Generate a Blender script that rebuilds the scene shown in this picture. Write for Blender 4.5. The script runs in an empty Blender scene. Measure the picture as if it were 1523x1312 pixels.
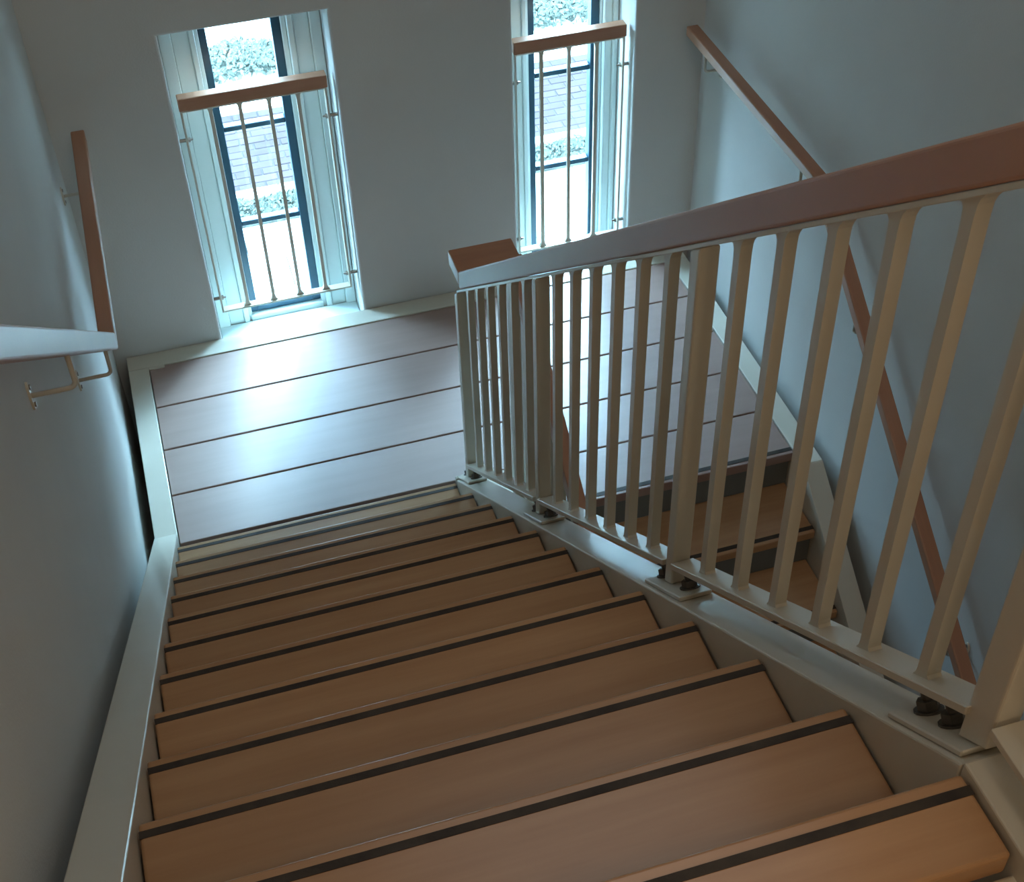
import bpy, bmesh, math, random
from mathutils import Vector, Matrix
random.seed(7)
scene = bpy.context.scene
col = scene.collection

# ------------------------------------------------------------------ camera
cam_d = bpy.data.cameras.new('camera'); cam = bpy.data.objects.new('camera', cam_d); col.objects.link(cam)
YAW, PIT, ROL = 0.272471, -0.761586, -0.032765
cyw, syw, cp, sp = math.cos(YAW), math.sin(YAW), math.cos(PIT), math.sin(PIT)
fw = Vector((syw*cp, cyw*cp, sp)); rt = Vector((cyw, -syw, 0)); up = rt.cross(fw)
c_, s_ = math.cos(ROL), math.sin(ROL)
rt2 = rt*c_ + up*s_; up2 = up*c_ - rt*s_
Mx = Matrix((rt2, up2, -fw)).transposed().to_4x4()
Mx.translation = Vector((0.24172, -3.42701, 3.50411))
cam.matrix_world = Mx
cam_d.sensor_fit = 'HORIZONTAL'; cam_d.sensor_width = 36.0
cam_d.lens = 36.0*2062.1/1523.0
cam_d.clip_start = 0.02; cam_d.clip_end = 200
scene.camera = cam

# ------------------------------------------------------------------ light and exposure
world = bpy.data.worlds.new('overcast_sky'); scene.world = world; world.use_nodes = True
bgn = world.node_tree.nodes['Background']
bgn.inputs['Color'].default_value = (0.45, 0.79, 1.10, 1); bgn.inputs['Strength'].default_value = 50.0
scene.view_settings.view_transform = 'Standard'; scene.view_settings.look = 'None'
scene.view_settings.gamma = 1.0; scene.view_settings.use_curve_mapping = False
scene.view_settings.exposure = 0.0

def area(name, loc, rot, sx, sy, power, color, portal=False):
    l = bpy.data.lights.new(name, 'AREA'); l.shape = 'RECTANGLE'; l.size = sx; l.size_y = sy
    l.energy = power; l.color = color
    o = bpy.data.objects.new(name, l); o.location = loc; o.rotation_euler = rot; col.objects.link(o)
    if portal: l.cycles.is_portal = True
    return o
# bright hazy part of the sky, high to the right outside
sun_d = bpy.data.lights.new('hazy_sun', 'SUN'); sun_d.energy = 27.0; sun_d.angle = math.radians(32); sun_d.color = (0.45, 0.79, 1.06)
sun = bpy.data.objects.new('hazy_sun', sun_d); col.objects.link(sun)
sun.rotation_euler = Vector((-math.sin(math.radians(27))*math.cos(math.radians(34)), -math.cos(math.radians(27))*math.cos(math.radians(34)), -math.sin(math.radians(34)))).to_track_quat('-Z', 'Y').to_euler()
# portals only guide the sampling of the sky through the two window openings
area('sky_portal', (0.59, 1.40, 0.62), (-math.pi/2, 0, 0), 0.60, 1.5, 1, (1, 1, 1), True)
area('sky_portal', (1.80, 1.40, 0.62), (-math.pi/2, 0, 0), 0.50, 1.5, 1, (1, 1, 1), True)
# warm ceiling lamp over the upper floor, behind the photographer
area('ceiling_lamp', (1.0, -4.35, 4.84), (0, 0, 0), 0.6, 0.6, 10, (1.0, 0.70, 0.42))
# warm fill added behind the photographer, at head height, to brighten the balusters
area('rear_fill', (0.75, -5.5, 3.7), (math.pi/2, 0, 0), 1.0, 0.5, 12, (1.0, 0.76, 0.50))
# neutral fill added under the stairwell ceiling to lift the walls, no fixture there
area('stairwell_fill', (1.1, -1.3, 4.84), (0, 0, 0), 1.2, 1.2, 9, (0.86, 0.95, 1.0))

# ------------------------------------------------------------------ materials
def mat(name, base, rough=0.5, spec=0.5, coat=0.0, coat_rough=0.1, metal=0.0, var=0.0, scale=(1,1,1),
        vs=4.0, base2=None, bump=0.0, bscale=60.0, detail=4.0, objrand=0.0):
    m = bpy.data.materials.new(name); m.use_nodes = True; nt = m.node_tree; N = nt.nodes; L = nt.links
    b = N['Principled BSDF']
    b.inputs['Base Color'].default_value = (*base, 1); b.inputs['Roughness'].default_value = rough
    b.inputs['Specular IOR Level'].default_value = spec; b.inputs['Metallic'].default_value = metal
    b.inputs['Coat Weight'].default_value = coat; b.inputs['Coat Roughness'].default_value = coat_rough
    tc = N.new('ShaderNodeTexCoord'); mp = N.new('ShaderNodeMapping'); mp.inputs['Scale'].default_value = scale
    oi = N.new('ShaderNodeObjectInfo'); vm = N.new('ShaderNodeVectorMath'); vm.operation = 'ADD'
    cb = N.new('ShaderNodeCombineXYZ'); mm = N.new('ShaderNodeMath'); mm.operation = 'MULTIPLY'; mm.inputs[1].default_value = 37.0
    L.new(oi.outputs['Random'], mm.inputs[0])
    for i in range(3): L.new(mm.outputs[0], cb.inputs[i])
    L.new(tc.outputs['Object'], vm.inputs[0]); L.new(cb.outputs[0], vm.inputs[1]); L.new(vm.outputs[0], mp.inputs['Vector'])
    if base2 is not None:
        nz = N.new('ShaderNodeTexNoise'); nz.inputs['Scale'].default_value = vs; nz.inputs['Detail'].default_value = detail
        nz.inputs['Roughness'].default_value = 0.6
        L.new(mp.outputs[0], nz.inputs['Vector'])
        r = N.new('ShaderNodeValToRGB'); r.color_ramp.elements[0].position = 0.3; r.color_ramp.elements[1].position = 0.7
        r.color_ramp.elements[0].color = (*base, 1); r.color_ramp.elements[1].color = (*base2, 1)
        L.new(nz.outputs['Fac'], r.inputs['Fac'])
        out = r.outputs['Color']
        if objrand:
            hs = N.new('ShaderNodeHueSaturation'); mr = N.new('ShaderNodeMapRange')
            mr.inputs['To Min'].default_value = 1-objrand; mr.inputs['To Max'].default_value = 1+objrand
            L.new(oi.outputs['Random'], mr.inputs['Value']); L.new(mr.outputs[0], hs.inputs['Value'])
            L.new(out, hs.inputs['Color']); out = hs.outputs['Color']
        L.new(out, b.inputs['Base Color'])
    if bump:
        n2 = N.new('ShaderNodeTexNoise'); n2.inputs['Scale'].default_value = bscale; n2.inputs['Detail'].default_value = 3
        L.new(mp.outputs[0], n2.inputs['Vector'])
        bp = N.new('ShaderNodeBump'); bp.inputs['Strength'].default_value = bump; bp.inputs['Distance'].default_value = 0.002
        L.new(n2.outputs['Fac'], bp.inputs['Height']); L.new(bp.outputs[0], b.inputs['Normal'])
    return m

M_wall = mat('plaster', (0.62, 0.62, 0.60), 0.85, 0.2, base2=(0.66, 0.66, 0.63), vs=2.0, bump=0.25, bscale=160)
M_steel = mat('cream_painted_steel', (0.63, 0.585, 0.485), 0.38, 0.35, coat=0.25, coat_rough=0.09, base2=(0.66, 0.615, 0.515), vs=6, bump=0.05, bscale=90)
M_tread = mat('beech_tread', (0.44, 0.235, 0.110), 0.34, 0.5, coat=0.15, coat_rough=0.25, base2=(0.53, 0.305, 0.155), vs=5, scale=(0.45, 6, 6), bump=0.05, bscale=30, objrand=0.10)
M_board = mat('landing_board', (0.30, 0.185, 0.150), 0.55, 0.8, coat=0.5, coat_rough=0.42, base2=(0.335, 0.21, 0.17), vs=5, scale=(0.45, 6, 6), bump=0.04, bscale=30, objrand=0.03)
M_strip = mat('rubber_strip', (0.035, 0.026, 0.022), 0.6, 0.3, base2=(0.075, 0.060, 0.045), vs=14, bump=0.3, bscale=250)
M_rail = mat('rail_beech', (0.42, 0.22, 0.14), 0.42, 0.45, coat=0.12, coat_rough=0.2, base2=(0.49, 0.25, 0.15), vs=5, scale=(6, 0.5, 0.5), bump=0.03, bscale=30)
M_railx = mat('rail_beech_cross', (0.42, 0.20, 0.115), 0.42, 0.45, coat=0.12, coat_rough=0.2, base2=(0.49, 0.25, 0.15), vs=5, scale=(0.5, 6, 6), bump=0.03, bscale=30)
M_white = mat('white_gloss_paint', (0.70, 0.80, 0.80), 0.35, 0.5, base2=(0.72, 0.82, 0.82), vs=3)
M_sash = mat('dark_blue_sash_paint', (0.010, 0.050, 0.085), 0.35, 0.5, base2=(0.014, 0.062, 0.10), vs=5)
M_zinc = mat('zinc_bolt', (0.32, 0.30, 0.27), 0.35, 0.5, metal=0.9, base2=(0.40, 0.38, 0.34), vs=40)
M_darkbolt = mat('dark_bolt', (0.09, 0.085, 0.075), 0.45, 0.5, metal=0.5, base2=(0.14, 0.13, 0.115), vs=40)
M_riser = mat('grey_riser_sheet', (0.16, 0.18, 0.18), 0.5, 0.4, base2=(0.18, 0.20, 0.20), vs=5)
M_plank = mat('upper_floor_lino', (0.40, 0.22, 0.13), 0.4, 0.4, base2=(0.45, 0.26, 0.15), vs=6)
M_slab = mat('pale_concrete', (0.36, 0.34, 0.30), 0.9, 0.2, base2=(0.46, 0.44, 0.40), vs=3, bump=0.2, bscale=40)
M_brick = mat('paving_brick', (0.034, 0.024, 0.026), 0.85, 0.1, base2=(0.042, 0.031, 0.033), vs=6, bump=0.3, bscale=60, objrand=0.16)
M_joint = mat('sand_joint', (0.030, 0.026, 0.024), 0.95, 0.1, base2=(0.040, 0.035, 0.032), vs=20)
M_leaf = mat('hedge_leaf', (0.062, 0.072, 0.060), 0.8, 0.1, base2=(0.078, 0.086, 0.070), vs=10)
M_soil = mat('verge_soil', (0.035, 0.036, 0.03), 0.95, 0.1, base2=(0.05, 0.05, 0.042), vs=12)

def glass():
    m = bpy.data.materials.new('window_glass'); m.use_nodes = True; nt = m.node_tree; N = nt.nodes; L = nt.links
    N.remove(N['Principled BSDF']); o = N['Material Output']
    t = N.new('ShaderNodeBsdfTransparent'); t.inputs['Color'].default_value = (0.95, 0.98, 0.98, 1)
    g = N.new('ShaderNodeBsdfGlossy'); g.inputs['Roughness'].default_value = 0.01
    f = N.new('ShaderNodeFresnel'); f.inputs['IOR'].default_value = 1.45; mx = N.new('ShaderNodeMixShader')
    nz = N.new('ShaderNodeTexNoise'); nz.inputs['Scale'].default_value = 3
    mr = N.new('ShaderNodeMapRange'); mr.inputs['To Min'].default_value = 0.005; mr.inputs['To Max'].default_value = 0.03
    L.new(nz.outputs['Fac'], mr.inputs['Value']); L.new(mr.outputs[0], g.inputs['Roughness'])
    geo = N.new('ShaderNodeNewGeometry'); sb = N.new('ShaderNodeMath'); sb.operation = 'SUBTRACT'; sb.inputs[0].default_value = 1.0
    L.new(geo.outputs['Backfacing'], sb.inputs[1]); mu = N.new('ShaderNodeMath'); mu.operation = 'MULTIPLY'
    L.new(f.outputs[0], mu.inputs[0]); L.new(sb.outputs[0], mu.inputs[1]); L.new(mu.outputs[0], mx.inputs[0])
    L.new(t.outputs[0], mx.inputs[1]); L.new(g.outputs[0], mx.inputs[2])
    L.new(mx.outputs[0], o.inputs['Surface']); return m
M_glass = glass()

# ------------------------------------------------------------------ mesh helpers
class MB:
    """collects shapes into one bmesh; world coordinates"""
    def __init__(s): s.b = bmesh.new()
    def _bev(s, vs, bev, seg=2):
        if bev:
            es = list({e for v in vs for e in v.link_edges})
            bmesh.ops.bevel(s.b, geom=es, offset=bev, segments=seg, affect='EDGES', profile=0.5)
    def box(s, x0, x1, y0, y1, z0, z1, bev=0.0, seg=2):
        vs = [s.b.verts.new(p) for p in ((x0,y0,z0),(x1,y0,z0),(x1,y1,z0),(x0,y1,z0),(x0,y0,z1),(x1,y0,z1),(x1,y1,z1),(x0,y1,z1))]
        for f in ((0,3,2,1),(4,5,6,7),(0,1,5,4),(1,2,6,5),(2,3,7,6),(3,0,4,7)): s.b.faces.new([vs[i] for i in f])
        s._bev(vs, bev, seg); return s
    def prism_x(s, x0, x1, pts, bev=0.0, seg=2):
        """extrude a (y,z) outline along x"""
        a = [s.b.verts.new((x0, y, z)) for y, z in pts]; c = [s.b.verts.new((x1, y, z)) for y, z in pts]
        n = len(pts)
        s.b.faces.new(a); s.b.faces.new(c[::-1])
        for i in range(n): s.b.faces.new((a[i], c[i], c[(i+1)%n], a[(i+1)%n]))
        s._bev(a+c, bev, seg); return s
    def prism_y(s, y0, y1, pts, bev=0.0):
        """extrude an (x,z) outline along y"""
        a = [s.b.verts.new((x, y0, z)) for x, z in pts]; c = [s.b.verts.new((x, y1, z)) for x, z in pts]
        n = len(pts); s.b.faces.new(a[::-1]); s.b.faces.new(c)
        for i in range(n): s.b.faces.new((a[i], a[(i+1)%n], c[(i+1)%n], c[i]))
        s._bev(a+c, bev); return s
    def cyl(s, p, q, r, n=12, r2=None):
        p = Vector(p); q = Vector(q); d = (q-p); L = d.length; d.normalize()
        u = d.orthogonal().normalized(); w = d.cross(u); r2 = r if r2 is None else r2
        a = [s.b.verts.new(p+(u*math.cos(2*math.pi*i/n)+w*math.sin(2*math.pi*i/n))*r) for i in range(n)]
        c = [s.b.verts.new(q+(u*math.cos(2*math.pi*i/n)+w*math.sin(2*math.pi*i/n))*r2) for i in range(n)]
        s.b.faces.new(a[::-1]); s.b.faces.new(c)
        for i in range(n): s.b.faces.new((a[i], a[(i+1)%n], c[(i+1)%n], c[i]))
        return s
    def tube(s, path, r, n=10):
        path = [Vector(p) for p in path]; rings = []
        for i, p in enumerate(path):
            d = (path[min(i+1, len(path)-1)] - path[max(i-1, 0)]).normalized()
            u = Vector((0, 1, 0)) if abs(d.y) < 0.9 else Vector((1, 0, 0))
            u = (u - d*u.dot(d)).normalized(); w = d.cross(u)
            rings.append([s.b.verts.new(p+(u*math.cos(2*math.pi*k/n)+w*math.sin(2*math.pi*k/n))*r) for k in range(n)])
        s.b.faces.new(rings[0][::-1]); s.b.faces.new(rings[-1])
        for a, c in zip(rings, rings[1:]):
            for k in range(n): s.b.faces.new((a[k], a[(k+1)%n], c[(k+1)%n], c[k]))
        return s
    def data(s, name, material, origin=(0,0,0), smooth=False):
        bmesh.ops.recalc_face_normals(s.b, faces=s.b.faces)
        if tuple(origin) != (0,0,0): bmesh.ops.translate(s.b, verts=s.b.verts, vec=-Vector(origin))
        me = bpy.data.meshes.new(name); s.b.to_mesh(me); s.b.free(); me.materials.append(material)
        if smooth:
            me.polygons.foreach_set('use_smooth', [True]*len(me.polygons))
            me.update()
        return me

def thing(name, label, cat, loc, group=None, kind=None):
    o = bpy.data.objects.new(name, None); o.empty_display_size = 0.1; o.location = loc; col.objects.link(o)
    if label: o['label'] = label
    if cat: o['category'] = cat
    if group: o['group'] = group
    if kind: o['kind'] = kind
    return o
def wloc(o):
    v = Vector((0,0,0))
    while o is not None: v += o.location; o = o.parent
    return v
def part(name, mb, material, parent=None, at=None, label=None, smooth=False, kind=None):
    """link a part whose origin stands at 'at' (world), given a world-space bmesh"""
    pw = wloc(parent) if parent is not None else Vector((0,0,0))
    at = Vector(at) if at is not None else pw
    me = mb.data(name, material, tuple(at), smooth)
    o = bpy.data.objects.new(name, me); o.parent = parent; o.location = at - pw; col.objects.link(o)
    if label: o['label'] = label
    if kind: o['kind'] = kind
    return o
def inst(src, at, parent, label=None):
    o = src.copy(); col.objects.link(o); o.parent = parent; o.location = Vector(at) - wloc(parent)
    if 'label' in o: del o['label']
    if label: o['label'] = label
    return o
def struct(name, mb, material, label=None, at=(0,0,0)):
    o = part(name, mb, material, None, at, label); o['kind'] = 'structure'; return o

# ------------------------------------------------------------------ dimensions
R, G = 0.18, 0.23058
S = R/G
W = 0.944           # inner face of the right stringer of the upper flight
SW = 0.077          # stringer flange width
X2 = 2.181          # right end of the landing boards
XI = 1.237          # left end of the lower treads
YN = -0.253         # strip line of the landing nosing over the lower flight
YB = 0.954          # rear end of the landing boards
YW = 1.045          # face of the window wall
XL, XR = -0.120, 2.300
YE = -5.6; ZC = 4.9; ZF = -2.16
def l1(y, h): return -S*y + h          # line of the upper flight
def l2(y, h): return S*(y-YN) + h      # line of the lower flight

# ------------------------------------------------------------------ room
W1 = (0.302, 0.882); W2 = (1.542, 2.021); WZ0, WZ1 = -0.09, 1.306
def pierced_wall():
    xs = [XL-9.0, W1[0], W1[1], W2[0], W2[1], XR+9.0]; zs = [ZF-0.2, WZ0, WZ1, ZC+3.2]
    y0, y1 = YW, YW+0.36
    b = bmesh.new(); V = {}
    def v(x, y, z):
        k = (round(x,4), round(y,4), round(z,4))
        if k not in V: V[k] = b.verts.new(k)
        return V[k]
    solid = lambda i, j: 0 <= i < 5 and 0 <= j < 3 and not (j == 1 and i in (1, 3))
    for i in range(5):
        for j in range(3):
            if not solid(i, j): continue
            a, c, d, e = xs[i], xs[i+1], zs[j], zs[j+1]
            b.faces.new((v(a,y0,d), v(c,y0,d), v(c,y0,e), v(a,y0,e))); b.faces.new((v(a,y1,d), v(a,y1,e), v(c,y1,e), v(c,y1,d)))
            if not solid(i-1,j): b.faces.new((v(a,y0,d), v(a,y0,e), v(a,y1,e), v(a,y1,d)))
            if not solid(i+1,j): b.faces.new((v(c,y0,d), v(c,y1,d), v(c,y1,e), v(c,y0,e)))
            if not solid(i,j-1): b.faces.new((v(a,y0,d), v(a,y1,d), v(c,y1,d), v(c,y0,d)))
            if not solid(i,j+1): b.faces.new((v(a,y0,e), v(c,y0,e), v(c,y1,e), v(a,y1,e)))
    es = []
    for e in b.edges:
        p, q = e.verts[0].co, e.verts[1].co
        if abs(p.y-y0) > 1e-4 or abs(q.y-y0) > 1e-4: continue
        for (a, c) in (W1, W2):
            inx = lambda t: a-1e-3 <= t <= c+1e-3
            inz = lambda t: WZ0-1e-3 <= t <= WZ1+1e-3
            if all(inx(t.x) and inz(t.z) for t in (p, q)): es.append(e)
    bmesh.ops.bevel(b, geom=list(set(es)), offset=0.010, segments=3, affect='EDGES', profile=0.5)
    m = MB(); m.b.free(); m.b = b; return m
struct('wall_back', pierced_wall(), M_wall, 'grey plastered wall behind the landing, pierced by two narrow windows')
struct('wall_left', MB().box(XL-0.2, XL, YE-0.2, YW, ZF-0.2, ZC+0.2), M_wall, 'plain plastered wall on the left of the stairs')
struct('wall_right', MB().box(XR, XR+0.2, YE-0.2, YW, ZF-0.2, ZC+0.2), M_wall, 'plain plastered wall on the right of the lower flight')
struct('wall_rear', MB().box(XL, XR, YE-0.2, YE, ZF, ZC), M_wall)
struct('ceiling', MB().box(XL, XR, YE, YW, ZC, ZC+0.2), M_wall)
struct('floor', MB().box(XL, XR, YE, YW, ZF-0.2, ZF), M_plank, 'floor at the foot of the lower flight')
struct('upper_floor', MB().box(XL, W+SW-0.02, YE, -2.95, 1.95, 2.16), M_plank, 'upper floor the photograph is taken from')

# ------------------------------------------------------------------ windows (setting)
def window(name, op, sx0, sx1, label):
    x0, x1 = op[0]+0.003, op[1]-0.003
    w = thing(name, label, None, (0.5*(x0+x1), 1.25, WZ0), kind='structure')
    zb, zt = WZ0+0.002, WZ1-0.002
    # white box frame, stepped back in three planes towards the dark sash
    m = MB()
    wl, wr = sx0-x0, x1-sx1
    for (a0, a1, b0, b1, yy) in ((0.0, 0.32, 0.0, 0.28, 1.215), (0.32, 0.75, 0.28, 0.70, 1.232), (0.75, 0.90, 0.70, 0.86, 1.222), (0.90, 1.0, 0.86, 1.0, 1.240)):
        m.box(x0+wl*a0, x0+wl*a1, yy, 1.33, zb, zt, 0.003, 1)
        m.box(x1-wr*b1, x1-wr*b0, yy, 1.33, zb, zt, 0.003, 1)
    part('frame_side', m, M_white, w)
    part('frame_bottom', MB().box(sx0-0.006, sx1+0.006, 1.228, 1.33, zb, zb+0.030, 0.003, 1), M_white, w)
    part('frame_top', MB().box(sx0-0.006, sx1+0.006, 1.228, 1.33, zt-0.030, zt, 0.003, 1), M_white, w)
    m = MB(); z0, z1 = zb+0.030, zt-0.030; t = 0.027; y0, y1 = 1.252, 1.295
    m.box(sx0, sx0+t, y0, y1, z0, z1, 0.002, 1); m.box(sx1-t-0.006, sx1, y0, y1, z0, z1, 0.002, 1)
    m.box(sx0+t, sx1-t-0.006, y0, y1, z0, z0+0.032, 0.002, 1); m.box(sx0+t, sx1-t-0.006, y0, y1, z1-0.032, z1, 0.002, 1)
    part('sash', m, M_sash, w, label='dark blue painted sash')
    zz = [z0+0.032, 0.372, 0.794, z1-0.032]
    for z in zz[1:3]:
        part('glazing_bar', MB().box(sx0+t, sx1-t-0.006, y0+0.004, y1-0.004, z-0.011, z+0.011, 0.003, 1), M_sash, w)
    for a, c in zip(zz, zz[1:]):
        part('pane', MB().box(sx0+t-0.002, sx1-t-0.004, 1.2735, 1.2765, a-0.002, c+0.002), M_glass, w)
    part('sill', MB().box(x0, x1, YW+0.012, 1.222, WZ0-0.0, WZ0+0.012, 0.004, 2), M_white, w)
    return w
window('window_1', W1, 0.446, 0.738, 'narrow left window with dark sash, two glazing bars and white stepped frame')
window('window_2', W2, 1.662, 1.952, 'narrow right window with dark sash, two glazing bars and white stepped frame')

# ------------------------------------------------------------------ window guards
def guard(op, gx0, gx1, nb, label):
    g = thing('window_guard', label, 'window guard', (0.5*(gx0+gx1), 1.10, 0.09), group='guards across the two stairwell windows')
    yc = 1.104
    m = MB().box(gx0-0.002, gx1+0.004, yc-0.022, yc+0.022, 0.994, 1.044, 0.004, 3)
    part('guard_rail', m, M_railx, g, label='beech rail')
    for x, sgn in ((gx0, 1), (gx1, -1)):
        part('side_plate', MB().box(min(x, x+sgn*0.008), max(x, x+sgn*0.008), yc-0.017, yc+0.017, 0.092, 0.994, 0.0015, 1), M_steel, g)
    part('bottom_bar', MB().box(gx0+0.008, gx1-0.008, yc-0.017, yc+0.017, 0.092, 0.100, 0.0015, 1), M_steel, g)
    part('top_bar', MB().box(gx0+0.008, gx1-0.008, yc-0.017, yc+0.017, 0.987, 0.9935, 0.0015, 1), M_steel, g)
    src = None
    for i in range(nb):
        x = gx0 + (gx1-gx0)*(i+1)/(nb+1)
        if src is None:
            m = MB()
            prof = [(-0.017,0.100),(0.017,0.100),(0.011,0.106),(0.0075,0.114),(0.0065,0.125),(0.0065,0.965),(0.0085,0.977),(0.012,0.983),(0.019,0.9865),
                    (-0.019,0.9865),(-0.012,0.983),(-0.0085,0.977),(-0.0065,0.965),(-0.0065,0.125),(-0.0075,0.114),(-0.011,0.106)]
            m.prism_y(yc-0.0065, yc+0.0065, [(x+a, z) for a, z in prof])
            src = part('bar', m, M_steel, g, at=(x, yc, 0.1))
        else: inst(src, (x, yc, 0.1), g)
    bs = None
    for z in (0.155, 0.870):
        for x, sgn, wx in ((gx0, 1, op[0]), (gx1, -1, op[1])):
            m = MB()
            m.cyl((wx, yc, z), (x, yc, z), 0.007, 12)
            m.cyl((x+sgn*0.008, yc, z), (x+sgn*0.016, yc, z), 0.009, 6); m.cyl((x+sgn*0.016, yc, z), (x+sgn*0.026, yc, z), 0.0055, 10, 0.003)
            part('bolt', m, M_zinc, g, at=(x, yc, z), label='zinc fixing bolt')
    return g
guard(W1, 0.326, 0.853, 4, 'cream steel window guard with beech rail and four bars, across the left window')
guard(W2, 1.560, 1.998, 3, 'cream steel window guard with beech rail and three bars, across the right window')

# ------------------------------------------------------------------ upper flight
fl = thing('staircase', 'upper flight of beech treads between cream steel stringers descending to the landing', 'stairs', (0.47, -1.4, 0))
def sloped_stringer(x0, x1, side):
    """channel: flange on top, web on the tread side"""
    ys, ye = 0.0, -2.732
    top = [(0.012, 0.022), (ye, l1(ye, 0.036))]
    pts = [(0.012, 0.022), (ye, l1(ye, 0.036)), (ye, l1(ye, 0.036)-0.30), (0.012, -0.22)]
    m = MB().prism_x(x0, x1, pts, 0.003, 2)
    return m
part('stringer', sloped_stringer(-SW-0.001, 0.0, 1), M_steel, fl)
m = MB()
ye = -2.732
m.prism_x(W, W+SW, [(-0.205, l1(-0.205, 0.032)), (ye, l1(ye, 0.032)), (ye, l1(ye, -0.26)), (-0.205, -0.12)], 0.003, 2)
part('stringer', m, M_steel, fl)
m = MB().prism_x(W-0.001, W+SW, [(-0.190, -0.12), (-0.190, l1(-0.205, 0.036)), (-0.2045, l1(-0.205, 0.036)), (-0.2045, -0.12)], 0.002)
part('stringer_end_plate', m, M_steel, fl)
for k in range(1, 13):
    z = k*R; yf = -k*G + 0.026; yb = yf - 0.262 if k < 12 else -2.844
    if k == 12: yf = -2.739
    m = MB().box(0.0035, W-0.0035, yb, yf, z-0.038, z, 0.005, 3)
    t = part('tread', m, M_tread, fl, at=(0.47, yf, z))
    m = MB()
    m.box(0.0035, W-0.0035, -k*G-0.0005, -k*G+0.0115, z-0.001, z+0.0010)
    part('anti_slip_strip', m, M_strip, t, at=(0.47, yf-0.02, z))
    if k < 12:
        part('riser', MB().box(0.001, W-0.001, yf-0.030, yf-0.024, z-R+0.001, z-0.039), M_riser, fl)
# steel edge of the upper floor behind the top tread
m = MB().box(0.002, W+0.06, -2.915, -2.850, 1.98, 2.126, 0.003)
part('edge_beam', m, M_steel, fl)
m = MB().box(W+0.001, W+SW+0.002, YE+0.01, -2.7325, 1.96, 2.170, 0.003)
part('edge_channel', m, M_steel, fl)

# ------------------------------------------------------------------ landing
ld = thing('stair_landing', 'landing of five wide beech boards inside a cream steel frame, below the windows', 'landing', (1.09, 0.4, 0))
bw = 0.24397; y4 = -0.0214
edges = [YB, y4+3*bw, y4+2*bw, y4+bw, y4, YN-0.012]
for i in range(5):
    a, c = edges[i+1], edges[i]
    ga = 0.0035
    x0 = 0.003 if i < 4 else XI - 0.0
    yb_ = a + (ga if i < 4 else 0)
    yf_ = c - (ga if i > 0 else 0.002)
    m = MB().box(x0, X2-0.003, yb_, yf_, -0.040, 0.0, 0.003, 2)
    bd = part('board', m, M_board, ld, at=(1.09, a, 0))
    if i == 4:
        part('anti_slip_strip', MB().box(x0, X2-0.003, YN+0.001, YN+0.018, -0.001, 0.0012), M_strip, bd, at=(1.6, YN, 0))
part('board_bed', MB().box(0.001, X2-0.001, y4+0.01, YB-0.001, -0.075, -0.041), M_riser, ld)
part('frame_beam', MB().box(-SW-0.001, X2+SW, YB+0.0005, YW-0.004, -0.20, 0.004, 0.003), M_steel, ld)
part('frame_beam', MB().box(-SW-0.001, 0.0, 0.012, YB, -0.20, 0.004, 0.003), M_steel, ld)
part('frame_beam', MB().box(X2, X2+SW, -0.335, YB, -0.20, 0.004, 0.003), M_steel, ld)
part('frame_beam', MB().box(W+SW-0.01, XI, -0.19, y4+0.008, -0.20, -0.003, 0.003), M_steel, ld)
part('corner_plate', MB().box(0.0005, 0.062, YB-0.016, YB, -0.01, 0.0045, 0.0015), M_steel, ld)

# ------------------------------------------------------------------ lower flight
lf = thing('staircase', 'lower flight seen between the balusters, dark risers, descending beside the right wall', 'stairs', (1.7, -1.6, ZF))
for k in range(1, 12):
    z = -k*R; yf = YN - k*G - 0.012
    m = MB().box(XI+0.0035, X2-0.0035, yf, yf+0.262, z-0.038, z, 0.005, 3)
    t = part('tread', m, M_tread, lf, at=(1.7, yf, z))
    part('anti_slip_strip', MB().box(XI+0.0035, X2-0.0035, yf+0.013, yf+0.030, z-0.001, z+0.0012), M_strip, t, at=(1.7, yf, z))
for k in range(0, 12):
    z = -k*R; yf = YN - k*G - 0.012
    part('riser', MB().box(XI+0.001, X2-0.001, yf+0.028, yf+0.034, z-R+0.001, z-0.041), M_riser, lf)
for x0 in (XI-SW, X2):
    ye = YN - 11*G - 0.12
    ytop = -0.336
    hh = 0.069
    m = MB().prism_x(x0, x0+SW, [(ytop, 0.004), (ytop, -0.22), (-0.336-0.2, l2(-0.336-0.2, -0.26)), (ye, l2(ye, -0.26)), (ye, l2(ye, hh))], 0.003)
    part('stringer', m, M_steel, lf)

# ------------------------------------------------------------------ upper flight balustrade
bl = thing('stair_balustrade', 'cream steel balustrade with beech handrail along the upper flight', 'railing', (0.99, -1.4, 1.1))
RX0, RX1 = 0.970, 1.012
posts = [-0.245, -1.036, -1.868, -2.706]
HB, HT = 0.822, 0.886
def slopebar(x0, x1, y0, y1, h0, h1, f, bev=0.0, seg=2):
    return MB().prism_x(x0, x1, [(y0, f(y0, h0)), (y0, f(y0, h1)), (y1, f(y1, h1)), (y1, f(y1, h0))], bev, seg)
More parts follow.
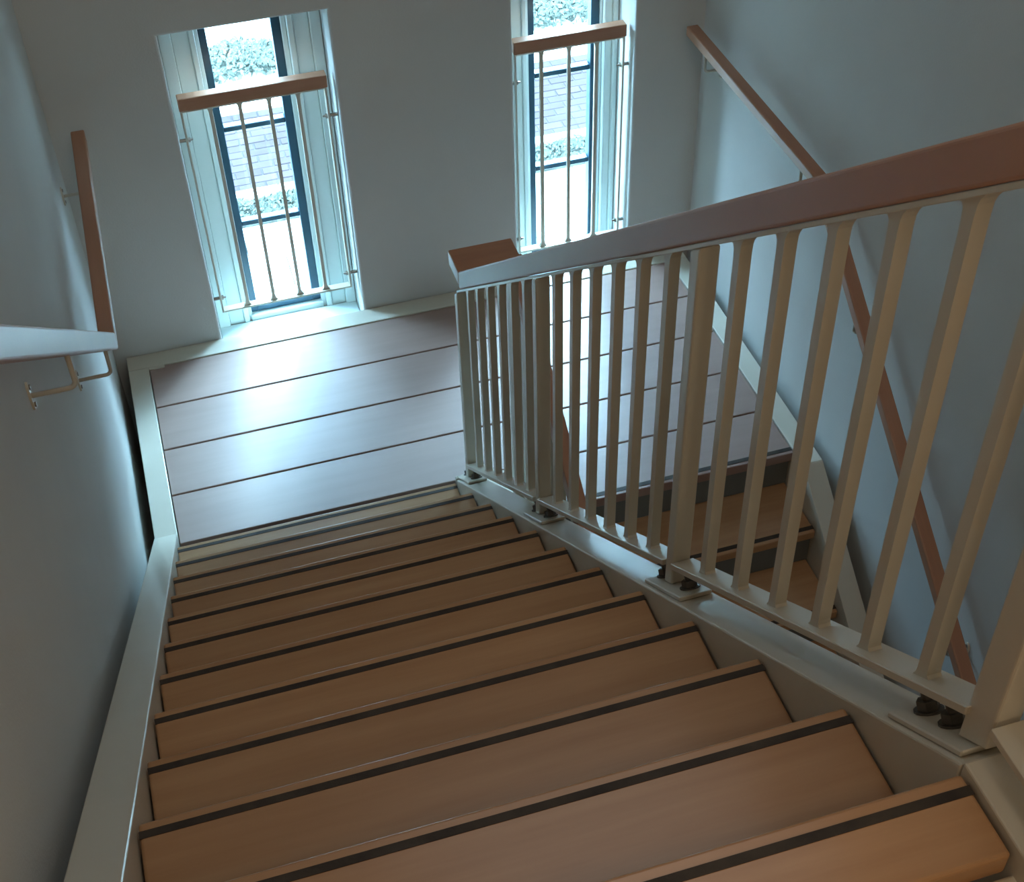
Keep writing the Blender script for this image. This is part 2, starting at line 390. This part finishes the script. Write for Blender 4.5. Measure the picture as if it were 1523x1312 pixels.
# handrail: sloping length, level turn
ysl = -0.305
part('handrail', slopebar(RX0, RX1, ysl, -2.74, HB, HT, l1, 0.005, 3), M_rail, bl, label='sloping beech handrail')
zt = l1(ysl, HT)
m = MB().box(RX0, 1.163, ysl, ysl+0.113, zt-0.052, zt, 0.005, 3)
part('handrail_turn', m, M_railx, bl, label='level beech return joining both handrails')
part('handrail_level', MB().box(RX0, RX1, YE+0.3, -2.742, l1(-2.74, HT)-0.052, l1(-2.74, HT), 0.005, 3), M_rail, bl)
part('rail_bar', slopebar(RX0+0.002, RX1-0.002, -0.262, -2.735, HB-0.0095, HB-0.0005, l1, 0.001, 1), M_steel, bl)
def post(y, hy, name='post', x0=0.972, x1=1.007):
    pts = [(y+hy, l1(y+hy, 0.045)), (y+hy, l1(y+hy, HB-0.010)), (y-hy, l1(y-hy, HB-0.010)), (y-hy, l1(y-hy, 0.045))]
    return part(name, MB().prism_x(x0, x1, pts, 0.004, 3), M_steel, bl)
for i, y in enumerate(posts):
    post(y, 0.016 if i < 3 else 0.024)
# base plates with bolts
for i, y in enumerate(posts):
    ya, yb_ = (y+0.062, y-0.10) if i < 3 else (y+0.125, y-0.012)
    bp = part('base_plate', slopebar(W+0.008, W+SW-0.006, ya, yb_, 0.0325, 0.0445, l1, 0.002, 1), M_steel, bl)
    for yy in ((y+0.044, y-0.060) if i < 3 else (y+0.052, y+0.098)):
        m = MB(); z = l1(yy, 0.0445)
        n = Vector((0, S, 1)).normalized(); p = Vector((0.990, yy, z))
        m.cyl(p, p+n*0.003, 0.019, 16); m.cyl(p+n*0.003, p+n*0.015, 0.0145, 6); m.cyl(p+n*0.015, p+n*0.024, 0.007, 10)
        part('bolt', m, M_darkbolt, bp, at=p, label='dark hexagon bolt on the base plate')
# bottom bars and balusters, panel by panel
BT = 0.107
src = None
def baluster_mesh():
    m = MB(); w = 0.0095; f = lambda y, h: -S*y + h
    right = [(w+0.006, f(w+0.006, BT-0.001)), (w+0.001, f(w+0.001, BT+0.006)), (w, f(w, BT+0.014)), (w, f(w, HB-0.034)), (w+0.001, f(w+0.001, HB-0.020)), (w+0.004, f(w+0.004, HB-0.0135)), (w+0.009, f(w+0.009, HB-0.0095))]
    left = [(-y, f(-y, h)) for y, h in ((w+0.009, HB-0.0095), (w+0.004, HB-0.0135), (w+0.001, HB-0.020), (w, HB-0.034), (w, BT+0.014), (w+0.001, BT+0.006), (w+0.006, BT-0.001))]
    m.prism_x(-w, w, right+left)
    return m
for a, c in zip(posts, posts[1:]):
    part('bottom_bar', slopebar(0.966, 1.012, a-0.017, c+0.017, BT-0.016, BT, l1, 0.0015, 1), M_steel, bl)
    for k in range(1, 7):
        y = a + (c-a)*k/7
        at = (0.990, y, l1(y, 0))
        if src is None:
            m = baluster_mesh(); bmesh.ops.translate(m.b, verts=m.b.verts, vec=Vector(at))
            src = part('baluster', m, M_steel, bl, at=at)
        else: inst(src, at, bl)
# level part over the upper floor edge
zlb = 2.233
part('bottom_bar', MB().box(0.961, 1.008, YE+0.3, -2.737, zlb-0.012, zlb, 0.0015), M_steel, bl)
lsrc = None
for k in range(1, 20):
    y = -2.73 - 0.119*k
    if y < YE+0.35: break
    at = (0.985, y, zlb)
    if k % 7 == 0:
        part('post', MB().box(0.967, 1.002, y-0.016, y+0.016, 2.183, l1(-2.74, HT)-0.053, 0.004), M_steel, bl); continue
    if lsrc is None:
        lsrc = part('baluster', MB().box(0.9755, 0.9945, y-0.0095, y+0.0095, zlb, l1(-2.74, HT)-0.053, 0.0015), M_steel, bl, at=at)
    else: inst(lsrc, at, bl)

# ------------------------------------------------------------------ lower flight balustrade
b2 = thing('stair_balustrade', 'cream steel balustrade with beech handrail along the lower flight, behind the upper one', 'railing', (1.145, -1.4, 0))
R20, R21 = 1.121, 1.163
H2T = zt - l2(-0.335, 0)
H2B = H2T - 0.064
part('handrail', slopebar(R20, R21, ysl, -2.9, H2B, H2T, l2, 0.005, 3), M_rail, b2, label='sloping beech handrail')
part('rail_bar', slopebar(R20+0.002, R21-0.002, ysl, -2.88, H2B-0.0095, H2B-0.0005, l2, 0.001, 1), M_steel, b2)
p2 = [-0.27, -1.08, -1.92, -2.75]
XB = 1.142
for y in p2:
    z0_ = 0.004
    yy = (y+0.016, y-0.016)
    hb = 0.071
    pts = [(y+0.016, l2(y+0.016, hb)), (y+0.016, l2(y+0.016, H2B-0.01)), (y-0.016, l2(y-0.016, H2B-0.01)), (y-0.016, l2(y-0.016, hb))]
    part('post', MB().prism_x(XB-0.017, XB+0.018, pts, 0.004, 3), M_steel, b2)
    part('post_bracket', MB().box(XB-0.02, XI-0.04, y-0.03, y+0.03, l2(y, hb-0.05), l2(y, hb-0.005), 0.002), M_steel, b2)
src2 = None
BT2 = 0.15
for a, c in zip(p2, p2[1:]):
    part('bottom_bar', slopebar(XB-0.022, XB+0.022, a-0.017, c+0.017, BT2-0.016, BT2, l2, 0.0015, 1), M_steel, b2)
    for k in range(1, 7):
        y = a + (c-a)*k/7; at = (XB, y, l2(y, 0))
        if src2 is None:
            w = 0.0095
            pts = [(y+w, l2(y+w, BT2)), (y+w, l2(y+w, H2B-0.0095)), (y-w, l2(y-w, H2B-0.0095)), (y-w, l2(y-w, BT2))]
            src2 = part('baluster', MB().prism_x(XB-w, XB+w, pts), M_steel, b2, at=at)
        else: inst(src2, at, b2)

# ------------------------------------------------------------------ wall handrails
def bracket(o, wallx, rx, y, zr, label=None):
    """L shaped rod from under the rail down and across to an oval wall plate"""
    s = 1 if rx > wallx else -1
    zp = zr - 0.085; path = [(rx, y, zr)]
    r = 0.016
    for i in range(6):
        a = i/5*math.pi/2
        path.append((rx - s*(r - r*math.cos(a)), y, zp + r - r*math.sin(a)))
    path.append((wallx + s*0.004, y, zp))
    br = part('bracket', MB().tube(path, 0.0055, 10), M_steel, o, at=(wallx, y, zp), smooth=True)
    m = MB()
    n = 20; a = [m.b.verts.new((wallx, y+0.013*math.cos(2*math.pi*i/n), zp+0.036*math.sin(2*math.pi*i/n))) for i in range(n)]
    c = [m.b.verts.new((wallx+s*0.005, v.co.y, v.co.z)) for v in a]
    m.b.faces.new(a); m.b.faces.new(c[::-1])
    for i in range(n): m.b.faces.new((a[i], a[(i+1)%n], c[(i+1)%n], c[i]))
    part('wall_plate', m, M_steel, br, at=(wallx, y, zp))
    m = MB()
    for dz in (0.023, -0.023): m.cyl((wallx+s*0.005, y, zp+dz), (wallx+s*0.0085, y, zp+dz), 0.0055, 10)
    part('screw', m, M_zinc, br, at=(wallx, y, zp))
WT, WBm = 0.920, 0.858
lr = thing('wall_handrail', 'beech handrail on the left wall, level over the landing then rising with the stairs', 'handrail', (XL, 0, 1.0))
yk = -(1.040-WT)/S
ykb = -(0.990-WBm)/S
m = MB().prism_x(-0.050, -0.004, [(1.0, 0.990), (1.0, 1.040), (yk, 1.040), (ykb, 0.990)], 0.005, 3)
part('level_rail', m, M_rail, lr, label='level beech rail over the landing')
m = MB().prism_x(-0.050, -0.004, [(ykb-0.0006, 0.990), (yk-0.0006, 1.040), (-3.4, l1(-3.4, WT)), (-3.4, l1(-3.4, WBm))], 0.005, 3)
part('sloping_rail', m, M_rail, lr, label='sloping beech rail along the flight')
for y in (0.82, 0.02): bracket(lr, XL, -0.027, y, 0.991)
for y in (-0.34, -1.17, -2.3): bracket(lr, XL, -0.027, y, l1(y, WBm)+0.004)
rr = thing('wall_handrail', 'beech handrail on the right wall, level over the landing then falling with the lower flight', 'handrail', (XR, 0, 1.0))
yk = YN + (1.042-WT)/S; ykb = YN + (1.004-WT+0.049)/S
m = MB().prism_x(2.206, 2.252, [(1.0, 1.004), (1.0, 1.042), (yk, 1.042), (ykb, 1.004)], 0.005, 3)
part('level_rail', m, M_rail, rr)
m = MB().prism_x(2.206, 2.252, [(ykb-0.0006, 1.004), (yk-0.0006, 1.042), (-2.7, l2(-2.7, WT)), (-2.7, l2(-2.7, WT-0.049))], 0.005, 3)
part('sloping_rail', m, M_rail, rr)
for y in (0.86, 0.05): bracket(rr, XR, 2.229, y, 1.005)
for y in (-0.42, -1.25, -2.2): bracket(rr, XR, 2.229, y, l2(y, WT-0.049)+0.004)

# ------------------------------------------------------------------ outside, seen down through the windows
ZG = -2.2
ground = MB().box(-30, 34, YW+0.37, 60, ZG-0.2, ZG-0.06)
struct('ground', ground, M_joint, 'sandy ground bed under the paving outside')
pv = thing('pavement', 'pale concrete slab pavement outside, below the windows', 'pavement', (1.5, 3.2, ZG), kind='structure')
def slabs(parent, x0, x1, y0, y1, sx, sy):
    ps = None; y = y0; row = 0
    while y < y1-0.05:
        x = x0 - (sx/2 if row % 2 else 0)
        while x < x1:
            at = (x+sx/2, y+sy/2, ZG)
            if ps is None: ps = part('slab', MB().box(x+0.004, x+sx-0.004, y+0.004, y+sy-0.004, ZG-0.06, ZG, 0.004, 1), M_slab, parent, at=at)
            else: inst(ps, (at[0], at[1], ZG+random.uniform(-0.002, 0.002)), parent)
            x += sx
        y += sy; row += 1
slabs(pv, -0.6, 4.6, 2.7, 5.05, 0.5, 0.3925)
ap = MB().box(-30, 34, YW+0.37, 2.69, ZG-0.06, ZG); struct('apron', ap, M_slab, 'plain concrete along the foot of the building')
rd = thing('brick_road', 'band of purplish clinker bricks in straight rows outside the windows', 'road', (2.0, 6.1, ZG), kind='structure')
part('sand_bed', MB().box(0.0, 4.9, 5.505, 6.655, ZG-0.06, ZG-0.007), M_joint, rd)
bs = None
for r_ in range(12):
    y = 5.52 + r_*0.094
    for q in range(22):
        x = 0.1 + q*0.205 + (0.1025 if r_ % 2 else 0)
        if x > 0.1+0.094*0+4.6: continue
        at = (x+0.1, y+0.045, ZG-0.002+random.uniform(-0.002, 0.003))
        if bs is None: bs = part('brick', MB().box(x+0.002, x+0.198, y+0.002, y+0.088, ZG-0.062, ZG-0.002, 0.004, 1), M_brick, rd, at=(x+0.1, y+0.045, ZG-0.002))
        else: inst(bs, at, rd)
kb = thing('kerb', 'pale kerb stones along the near side of the brick road', 'kerb', (2.0, 5.47, ZG), kind='structure')
ks = None
for q in range(7):
    x = -0.8 + q*0.9
    if ks is None: ks = part('kerb_stone', MB().box(x+0.003, x+0.897, 5.40, 5.50, ZG-0.06, ZG+0.03, 0.01, 2), M_slab, kb, at=(x+0.45, 5.45, ZG))
    else: inst(ks, (x+0.45, 5.45, ZG), kb)
fs = MB().box(-30, 34, 6.66, 30, ZG-0.06, ZG+0.01); struct('far_pavement', fs, M_slab, 'pale paving on the far side of the brick road')
vs = MB().box(-0.8, 5.5, 5.06, 5.395, ZG-0.06, ZG-0.01); struct('verge', vs, M_soil, 'narrow planted strip between pavement and kerb')
def leaves(name, x0, x1, y0, y1, z0, z1, n, size, label, cat, seed):
    rnd = random.Random(seed); b = bmesh.new()
    for i in range(n):
        u = rnd.random(); cx, cy = rnd.uniform(x0, x1), rnd.uniform(y0, y1)
        cz = z0 + (z1-z0)*(1-rnd.random()**2)*(0.75+0.25*math.sin(cx*9+seed))
        c = Vector((cx, cy, cz)); s = size*rnd.uniform(0.6, 1.3)
        d = Vector((rnd.gauss(0,1), rnd.gauss(0,1), rnd.gauss(0.3,0.7))).normalized(); e = d.orthogonal().normalized()
        k = d.cross(e)
        vs_ = [b.verts.new(c+d*s), b.verts.new(c+e*s*0.45+k*s*0.08), b.verts.new(c-d*s*0.8), b.verts.new(c-e*s*0.45+k*s*0.08)]
        b.faces.new((vs_[0], vs_[1], vs_[2])); b.faces.new((vs_[0], vs_[2], vs_[3]))
    m = MB(); m.b.free(); m.b = b
    o = part(name, m, M_leaf, None, ((x0+x1)/2, (y0+y1)/2, z0)); o['label'] = label; o['category'] = cat; o['kind'] = 'stuff'
    return o
leaves('ground_cover', -0.4, 4.9, 5.08, 5.38, ZG-0.01, ZG+0.06, 5200, 0.028, 'low green ground cover growing between the slabs and the kerb', 'plants', 3)
leaves('hedge', 0.3, 5.2, 7.15, 7.62, ZG+0.01, ZG+0.16, 9000, 0.035, 'pale green low hedge on the far side of the brick road', 'hedge', 5)

# row of houses across the street: hidden from the photograph's own viewpoint, it screens the low sky
hs = thing('opposite_house_row', 'brick house row across the street', None, (1.0, 13.5, ZG), kind='structure')
m = MB().box(-16, 18, 13.0, 13.4, ZG, 3.3)
part('facade', m, mat('facade_brick', (0.20, 0.14, 0.12), 0.9, 0.1, base2=(0.26, 0.18, 0.15), vs=3, bump=0.3, bscale=30), hs)
m = MB().prism_x(-16.3, 18.3, [(12.7, 3.2), (12.7, 3.35), (15.5, 4.4), (15.5, 4.2)])
part('roof', m, M_riser, hs)
fs_ = None
for fx in range(11):
    for fz in (-1.2, 1.4):
        x = -14.2 + fx*3.0
        if fs_ is None: fs_ = part('house_window', MB().box(x, x+1.1, 12.97, 13.05, fz, fz+1.5, 0.02, 1), M_white, hs, at=(x, 13.0, fz)); ps_ = part('house_pane', MB().box(x+0.07, x+1.03, 12.955, 12.969, fz+0.07, fz+1.43), M_sash, hs, at=(x, 13.0, fz))
        else: inst(fs_, (x, 13.0, fz), hs); inst(ps_, (x, 13.0, fz), hs)
